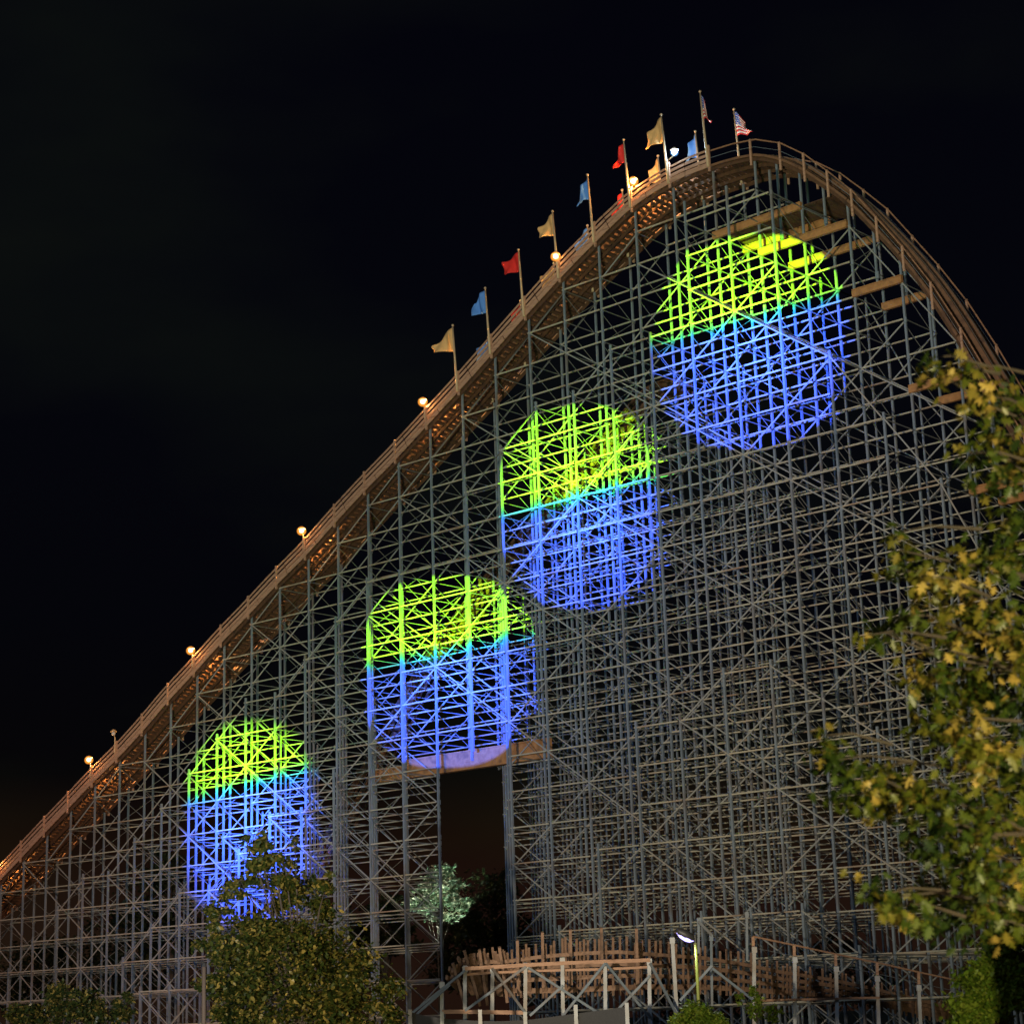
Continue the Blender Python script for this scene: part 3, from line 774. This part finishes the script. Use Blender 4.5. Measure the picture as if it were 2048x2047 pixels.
def leaves(name, spots, shape, size, material, parent, seed=0, droop=0.6, tone=None):
    """spots: list of points; a leaf with its own pose at each"""
    rg = random.Random(seed); vs_, fs, tn = [], [], []
    for c in spots:
        sz = size*rg.uniform(.6, 1.25); th = rg.uniform(0, 2*math.pi)
        d = Vector((math.cos(th), math.sin(th), rg.gauss(-droop, .55))).normalized()
        a = d.cross(Vector((rg.gauss(0, .5), rg.gauss(0, .5), 1))).normalized(); nrm = a.cross(d)
        n = len(vs_); cu = rg.uniform(-.25, .25)
        for x, y in shape: vs_.append(tuple(c + (a*x + d*y + nrm*(cu*y*y - .25*abs(x)))*sz))
        fs.append(tuple(range(n, n+len(shape)))); tn.append(rg.random() if tone is None else max(0, min(1, tone(c)+rg.gauss(0, .2))))
    off = Vector(parent['_o'])
    me = bpy.data.meshes.new(name); me.from_pydata([tuple(Vector(v)-off) for v in vs_], [], fs); me.update()
    at_ = me.attributes.new('tone', 'FLOAT', 'FACE'); at_.data.foreach_set('value', tn)
    me.materials.append(material); o = bpy.data.objects.new(name, me); scene.collection.objects.link(o); o.parent = parent
    return o
BARK = mat('bark', (0.03, 0.022, 0.015), 0.9, 0, [(0.05, 0.038, 0.027)], 6, 0.5)
def tree(name, label, base, crowns, n, size, material, seed, group=None, shape=DIAM, cat='tree', droop=.4, trunk_r=0.2):
    """crowns: list of (centre, (rx, ry, rz)) lobes; leaves gather in clumps near each lobe's skin"""
    rg = random.Random(seed); o = thing(name, label, cat, base, group); base = Vector(base)
    pts = []; tot = sum(c[1][0]*c[1][2] for c in crowns)
    mb = MB(); c0 = crowns[0][0]
    mb.tube([base, base*.5+c0*.5+Vector((rg.gauss(0, .1), rg.gauss(0, .1), 0)), c0], [trunk_r, trunk_r*.75, trunk_r*.3], 8)
    for c, rr in crowns:
        nc = max(6, int(90*rr[0]*rr[2]/tot)); k = int(n*rr[0]*rr[2]/tot/nc)+1
        mb.tube([base*.45+c0*.55, c*.7+c0*.3, c], [trunk_r*.5, trunk_r*.25, trunk_r*.08], 6)
        for _ in range(nc):
            v = Vector((rg.gauss(0, 1), rg.gauss(0, 1), rg.gauss(0, 1))).normalized()*rg.uniform(.35, 1.0)**.5*rg.uniform(.75, 1.08)
            cc = c + Vector((v.x*rr[0], v.y*rr[1], v.z*rr[2])); cr_ = rg.uniform(.10, .24)*(rr[0]+rr[2])/2
            mb.tube([c, cc], [trunk_r*.12, trunk_r*.04], 4)
            for _ in range(k): pts.append(cc + Vector((rg.gauss(0, cr_), rg.gauss(0, cr_), rg.gauss(0, cr_*.7))))
    mb.build('trunk', BARK, o)
    tm = {}
    leaves('crown', pts, shape, size, material, o, seed, droop)
    return o
def lobes(D, lst, depth=1.0):
    """lobes given where they are seen: (u, v, half width px, half height px)"""
    k = D/F_PX; return [(at(u, v, D+dz), (a*k, (a+b)/2*k*depth, b*k)) for u, v, a, b, dz in lst]
LF1 = leafmat('tree_leaf', [(0.010, 0.020, 0.004), (0.020, 0.034, 0.006), (0.036, 0.048, 0.008), (0.06, 0.06, 0.010), (0.26, 0.18, 0.04)], 1)  # last gold tone is painted-in glints of light
LFT = leafmat('lit_tone_leaf', [(0.012, 0.024, 0.004), (0.028, 0.045, 0.007), (0.050, 0.062, 0.009), (0.085, 0.080, 0.012), (0.34, 0.25, 0.06)], 1)  # brighter, lit copy of the leaf; gold end tone paints light glints
LFD = leafmat('far_leaf', [(0.012, 0.020, 0.006), (0.025, 0.035, 0.010), (0.040, 0.040, 0.012)], 1)
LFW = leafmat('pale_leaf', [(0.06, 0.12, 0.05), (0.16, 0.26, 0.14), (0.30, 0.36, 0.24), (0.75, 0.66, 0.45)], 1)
LFL = leafmat('lime_leaf', [(0.06, 0.12, 0.01), (0.14, 0.22, 0.02), (0.24, 0.28, 0.04)], 1)
LFO = leafmat('oak_leaf', [(0.014, 0.030, 0.004), (0.045, 0.075, 0.008), (0.085, 0.10, 0.010), (0.13, 0.115, 0.014), (0.38, 0.27, 0.06)], 1, .4)
def gr(u, D): p = at(u, 2047, D); return (p.x, p.y, GROUND)
D = 62
tree('leafy_tree', 'bushy green tree with gold lit leaves in front of the lowest coloured disc', gr(600, D),
     lobes(D, [(600, 1960, 150, 130, 0), (505, 1930, 90, 130, .6), (455, 2010, 60, 90, .4), (700, 1980, 110, 90, -.5), (760, 2030, 60, 50, 0), (540, 1790, 60, 75, 0), (600, 1830, 70, 80, .8), (520, 1715, 30, 36, .3), (570, 1735, 34, 36, -.3), (480, 1760, 35, 50, .2), (535, 1672, 12, 26, 0), (590, 1690, 9, 20, .2), (495, 1690, 9, 22, .2), (440, 1830, 34, 40, .5), (420, 1900, 30, 50, .2), (655, 1760, 30, 22, -.4)]),
     30000, .19, LFT, 21, trunk_r=.11)
tree('low_shrub', 'dim yellow green shrub in the bottom left corner in front of the lattice', gr(150, 66), lobes(66, [(150, 2010, 70, 34, 0), (60, 2030, 60, 26, .4), (215, 2035, 60, 24, -.3), (115, 1975, 26, 22, .2), (250, 2010, 24, 26, 0)]), 6500, .16, LF1, 58, trunk_r=.05, cat='shrub')
D = 168
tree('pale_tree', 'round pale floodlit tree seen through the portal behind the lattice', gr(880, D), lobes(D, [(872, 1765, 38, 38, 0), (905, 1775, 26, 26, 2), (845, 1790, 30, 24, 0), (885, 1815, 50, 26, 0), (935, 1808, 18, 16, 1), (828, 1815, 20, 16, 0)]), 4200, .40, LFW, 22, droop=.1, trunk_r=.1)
l = bpy.data.lights.new('tree_floodlight', 'SPOT'); q = bpy.data.objects.new('tree_floodlight', l); scene.collection.objects.link(q)
q.location = at(960, 1990, 156); q.rotation_euler = (q.location-at(885, 1765, D)).to_track_quat('Z', 'Y').to_euler(); l.energy = 26000; l.color = (0.78, 0.95, 0.88); l.spot_size = math.radians(46); l.spot_blend = .5; l.shadow_soft_size = .3
for k, (u, v, a, b, D, lab) in enumerate(((985, 1830, 60, 90, 176, 'dark tree filling the lower right of the portal'), (930, 1900, 60, 80, 182, 'dark tree low in the portal behind the pale tree'),
        (770, 1850, 55, 60, 175, 'dark tree behind the steel posts left of the pale tree'), (690, 1900, 70, 80, 180, 'dark tree behind the leafy tree, right of the lowest blue disc'),
        (345, 1800, 55, 100, 150, 'dark green tree behind the lattice, left of the lowest disc'), (250, 1900, 80, 90, 158, 'dark tree low behind the lattice in the bottom left'),
        (90, 1960, 110, 80, 160, 'dark tree in the bottom left corner behind the lattice'), (1100, 1930, 70, 90, 190, 'dark tree behind the lattice just right of the portal'),
        (1400, 1960, 120, 70, 190, 'dark tree behind the banked turn under the lattice'), (1660, 1950, 130, 80, 185, 'dark tree behind the lattice left of the oak'))):
    rg = random.Random(k)
    tree('dark_tree', lab, gr(u, D), lobes(D, [(u, v, a, b, 0), (u-a*.6, v+b*.5, a*.6, b*.6, 1), (u+a*.6, v+b*.4, a*.6, b*.6, -1), (u+rg.uniform(-20, 20), v-b*.6, a*.5, b*.5, 0)]), 3600, .5, LFD, 30+k, 'trees behind the coaster', trunk_r=.3)
D = 57
tree('lime_bush', 'bright lime green bush under the street lamp', gr(1395, D), lobes(D, [(1395, 2030, 38, 28, 0), (1360, 2040, 26, 20, .3), (1435, 2045, 26, 20, 0)]), 3000, .15, LFL, 51, trunk_r=.06, cat='bush')
tree('sapling', 'slim green sapling in front of the banked turn, right of the street lamp', gr(1512, 74), lobes(74, [(1512, 1985, 10, 22, 0), (1510, 2020, 16, 24, 0), (1480, 1995, 7, 12, 0), (1545, 2025, 14, 20, 0)]), 900, .15, LFL, 52, trunk_r=.04)
D = 30
tree('green_tree', 'dense green tree in the lower right corner below the oak', gr(2010, D), lobes(D, [(1985, 1980, 70, 75, 0), (2030, 1900, 60, 90, .4), (1950, 2030, 50, 40, -.2)]), 16000, .10, LFL, 53, trunk_r=.14)

# oak: trunk stands outside the frame to the right, its limbs reach in
DO = 17.0
oak = thing('oak_tree', 'oak tree with golden green lobed leaves reaching in from the right edge', 'tree', gr(2420, DO))
clus = [(1885, 745, 26, 20, 46), (1930, 735, 20, 18, 30), (1860, 715, 16, 16, 18), (1960, 790, 32, 34, 80), (2010, 800, 40, 40, 110), (1990, 870, 42, 34, 110), (1945, 905, 26, 26, 60), (2025, 930, 40, 40, 120), (1990, 960, 30, 26, 60),
        (1795, 1065, 17, 24, 46), (1815, 1110, 26, 32, 80), (1845, 1150, 18, 18, 26), (1780, 1140, 14, 16, 20),
        (1765, 1265, 34, 26, 70), (1810, 1230, 22, 26, 50), (1735, 1270, 14, 10, 14), (1870, 1180, 34, 36, 110), (1925, 1140, 44, 44, 160), (2000, 1100, 56, 60, 220), (2025, 1030, 32, 40, 100),
        (1900, 1270, 46, 44, 190), (1970, 1250, 60, 60, 300), (2030, 1280, 50, 70, 260), (1860, 1350, 40, 36, 150), (1930, 1380, 60, 50, 280), (2015, 1400, 56, 60, 300), (1890, 1450, 42, 36, 170), (1960, 1500, 60, 50, 300), (2030, 1540, 44, 60, 220),
        (1650, 1470, 18, 22, 34), (1670, 1520, 34, 28, 96), (1725, 1555, 38, 30, 130), (1690, 1590, 34, 20, 80), (1790, 1560, 40, 34, 150), (1760, 1610, 34, 20, 70), (1850, 1590, 40, 36, 150), (1880, 1650, 36, 38, 130), (1840, 1690, 22, 26, 60),
        (1940, 1620, 50, 50, 240), (2015, 1660, 46, 60, 230), (1930, 1710, 36, 36, 140), (1760, 1790, 26, 14, 50), (1800, 1810, 40, 22, 120), (1865, 1790, 44, 26, 140), (1925, 1780, 44, 30, 150), (1880, 1850, 30, 24, 80), (1985, 1760, 46, 46, 200), (2030, 1820, 40, 44, 160), (1960, 1840, 40, 30, 110)]
rg = random.Random(77); pts = []; mb = MB()
hub = at(2300, 1500, DO); b0 = Vector(oak['_o'])
mb.tube([b0, b0*.5+hub*.5+Vector((.1, 0, 0)), hub, at(2330, 700, DO+.2)], [.34, .27, .22, .10], 10)
for vy, tgt in ((900, (1900, 760)), (1150, (1800, 1100)), (1350, (1780, 1270)), (1500, (1700, 1540)), (1640, (1850, 1640)), (1780, (1770, 1795)), (1250, (1900, 1300)), (1000, (1990, 900))):
    a = at(2310, vy+120, DO); c = at(*tgt, DO+rg.uniform(-.8, .8)); mid = a*.5+c*.5+Vector((0, 0, .15))
    mb.tube([a, a*.5+mid*.5+Vector((0, 0, rg.uniform(-.2, .25))), mid, c*.6+mid*.4+Vector((0, 0, rg.uniform(-.12, .12))), c], [.045, .032, .022, .014, .006], 6)
for (u, v, a, b, n) in clus:
    dz = rg.uniform(-1.3, 1.3); c = at(u, v, DO+dz); k = DO/F_PX
    root = at(u+140+rg.uniform(-30, 30), v+rg.uniform(-10, 50), DO+dz*.6)
    mb.tube([root, root*.4+c*.6+Vector((0, 0, .05)), c], [.018, .010, .004], 5)
    for _ in range(int(n*.66)):
        pts.append(c + XR*rg.gauss(0, a*k*.62) + Vector((0, 0, rg.gauss(0, b*k*.62))) + ZF*rg.gauss(0, .35))
mb.build('trunk', BARK, oak)
import mathutils
def tn(c):
    q = mathutils.noise.noise(c*1.1)*.9 + mathutils.noise.noise(c*3.1)*.35
    return .42 + q
leaves('crown', pts, OAKS, .125, LFO, oak, 78, .9, tn)

# added warm lantern, out of view beside the oak; lights the oak's underside
def lantern(label, pos, h, energy, col, spot=None):
    o = thing('added_lantern', label, 'lamp', (pos.x, pos.y, GROUND), 'added lanterns out of view'); b = Vector(o['_o'])
    mb = MB(); mb.tube([b, b+Vector((0, 0, h))], [.05, .04], 8); mb.build('pole', BLACKM, o)  # pole of the added lantern
    mb = MB(); mb.tube([b+Vector((0, 0, h)), b+Vector((0, 0, h+.08)), b+Vector((0, 0, h+.12))], [.16, .16, .05], 10); mb.build('lamp_hood', BLACKM, o)  # hood of the added lantern
    mb = MB(); mb.ball(b+Vector((0, 0, h-.16)), .14); mb.build('lamp_globe', emis('added_lantern_glow', col, 8), o, True)  # globe of the added lantern
    l = bpy.data.lights.new('added_lantern_light', 'POINT'); q = bpy.data.objects.new('added_lantern_light', l); scene.collection.objects.link(q)
    q.parent = o; q.location = (0, 0, h-.16) ; l.energy = energy; l.color = col; l.shadow_soft_size = .16

lantern('added warm lantern, out of view by the oak trunk', at(2420, 2047, 13.5), 2.2, 900, (1.0, 0.66, 0.28))
kl2 = bpy.data.lights.new('added_fill_flood', 'SPOT'); k2o = bpy.data.objects.new('added_fill_flood', kl2); scene.collection.objects.link(k2o)  # added unseen spot that brightens the oak leaves
k2o.location = CAM + XR*3.2 - ZF*3 + Vector((0, 0, 0.25)); k2o.rotation_euler = (k2o.location - at(1980, 1350, 17)).to_track_quat('Z', 'Y').to_euler()
kl2.energy = 36000; kl2.color = (1.0, 0.86, 0.46); kl2.spot_size = math.radians(42); kl2.spot_blend = .6; kl2.shadow_soft_size = .12
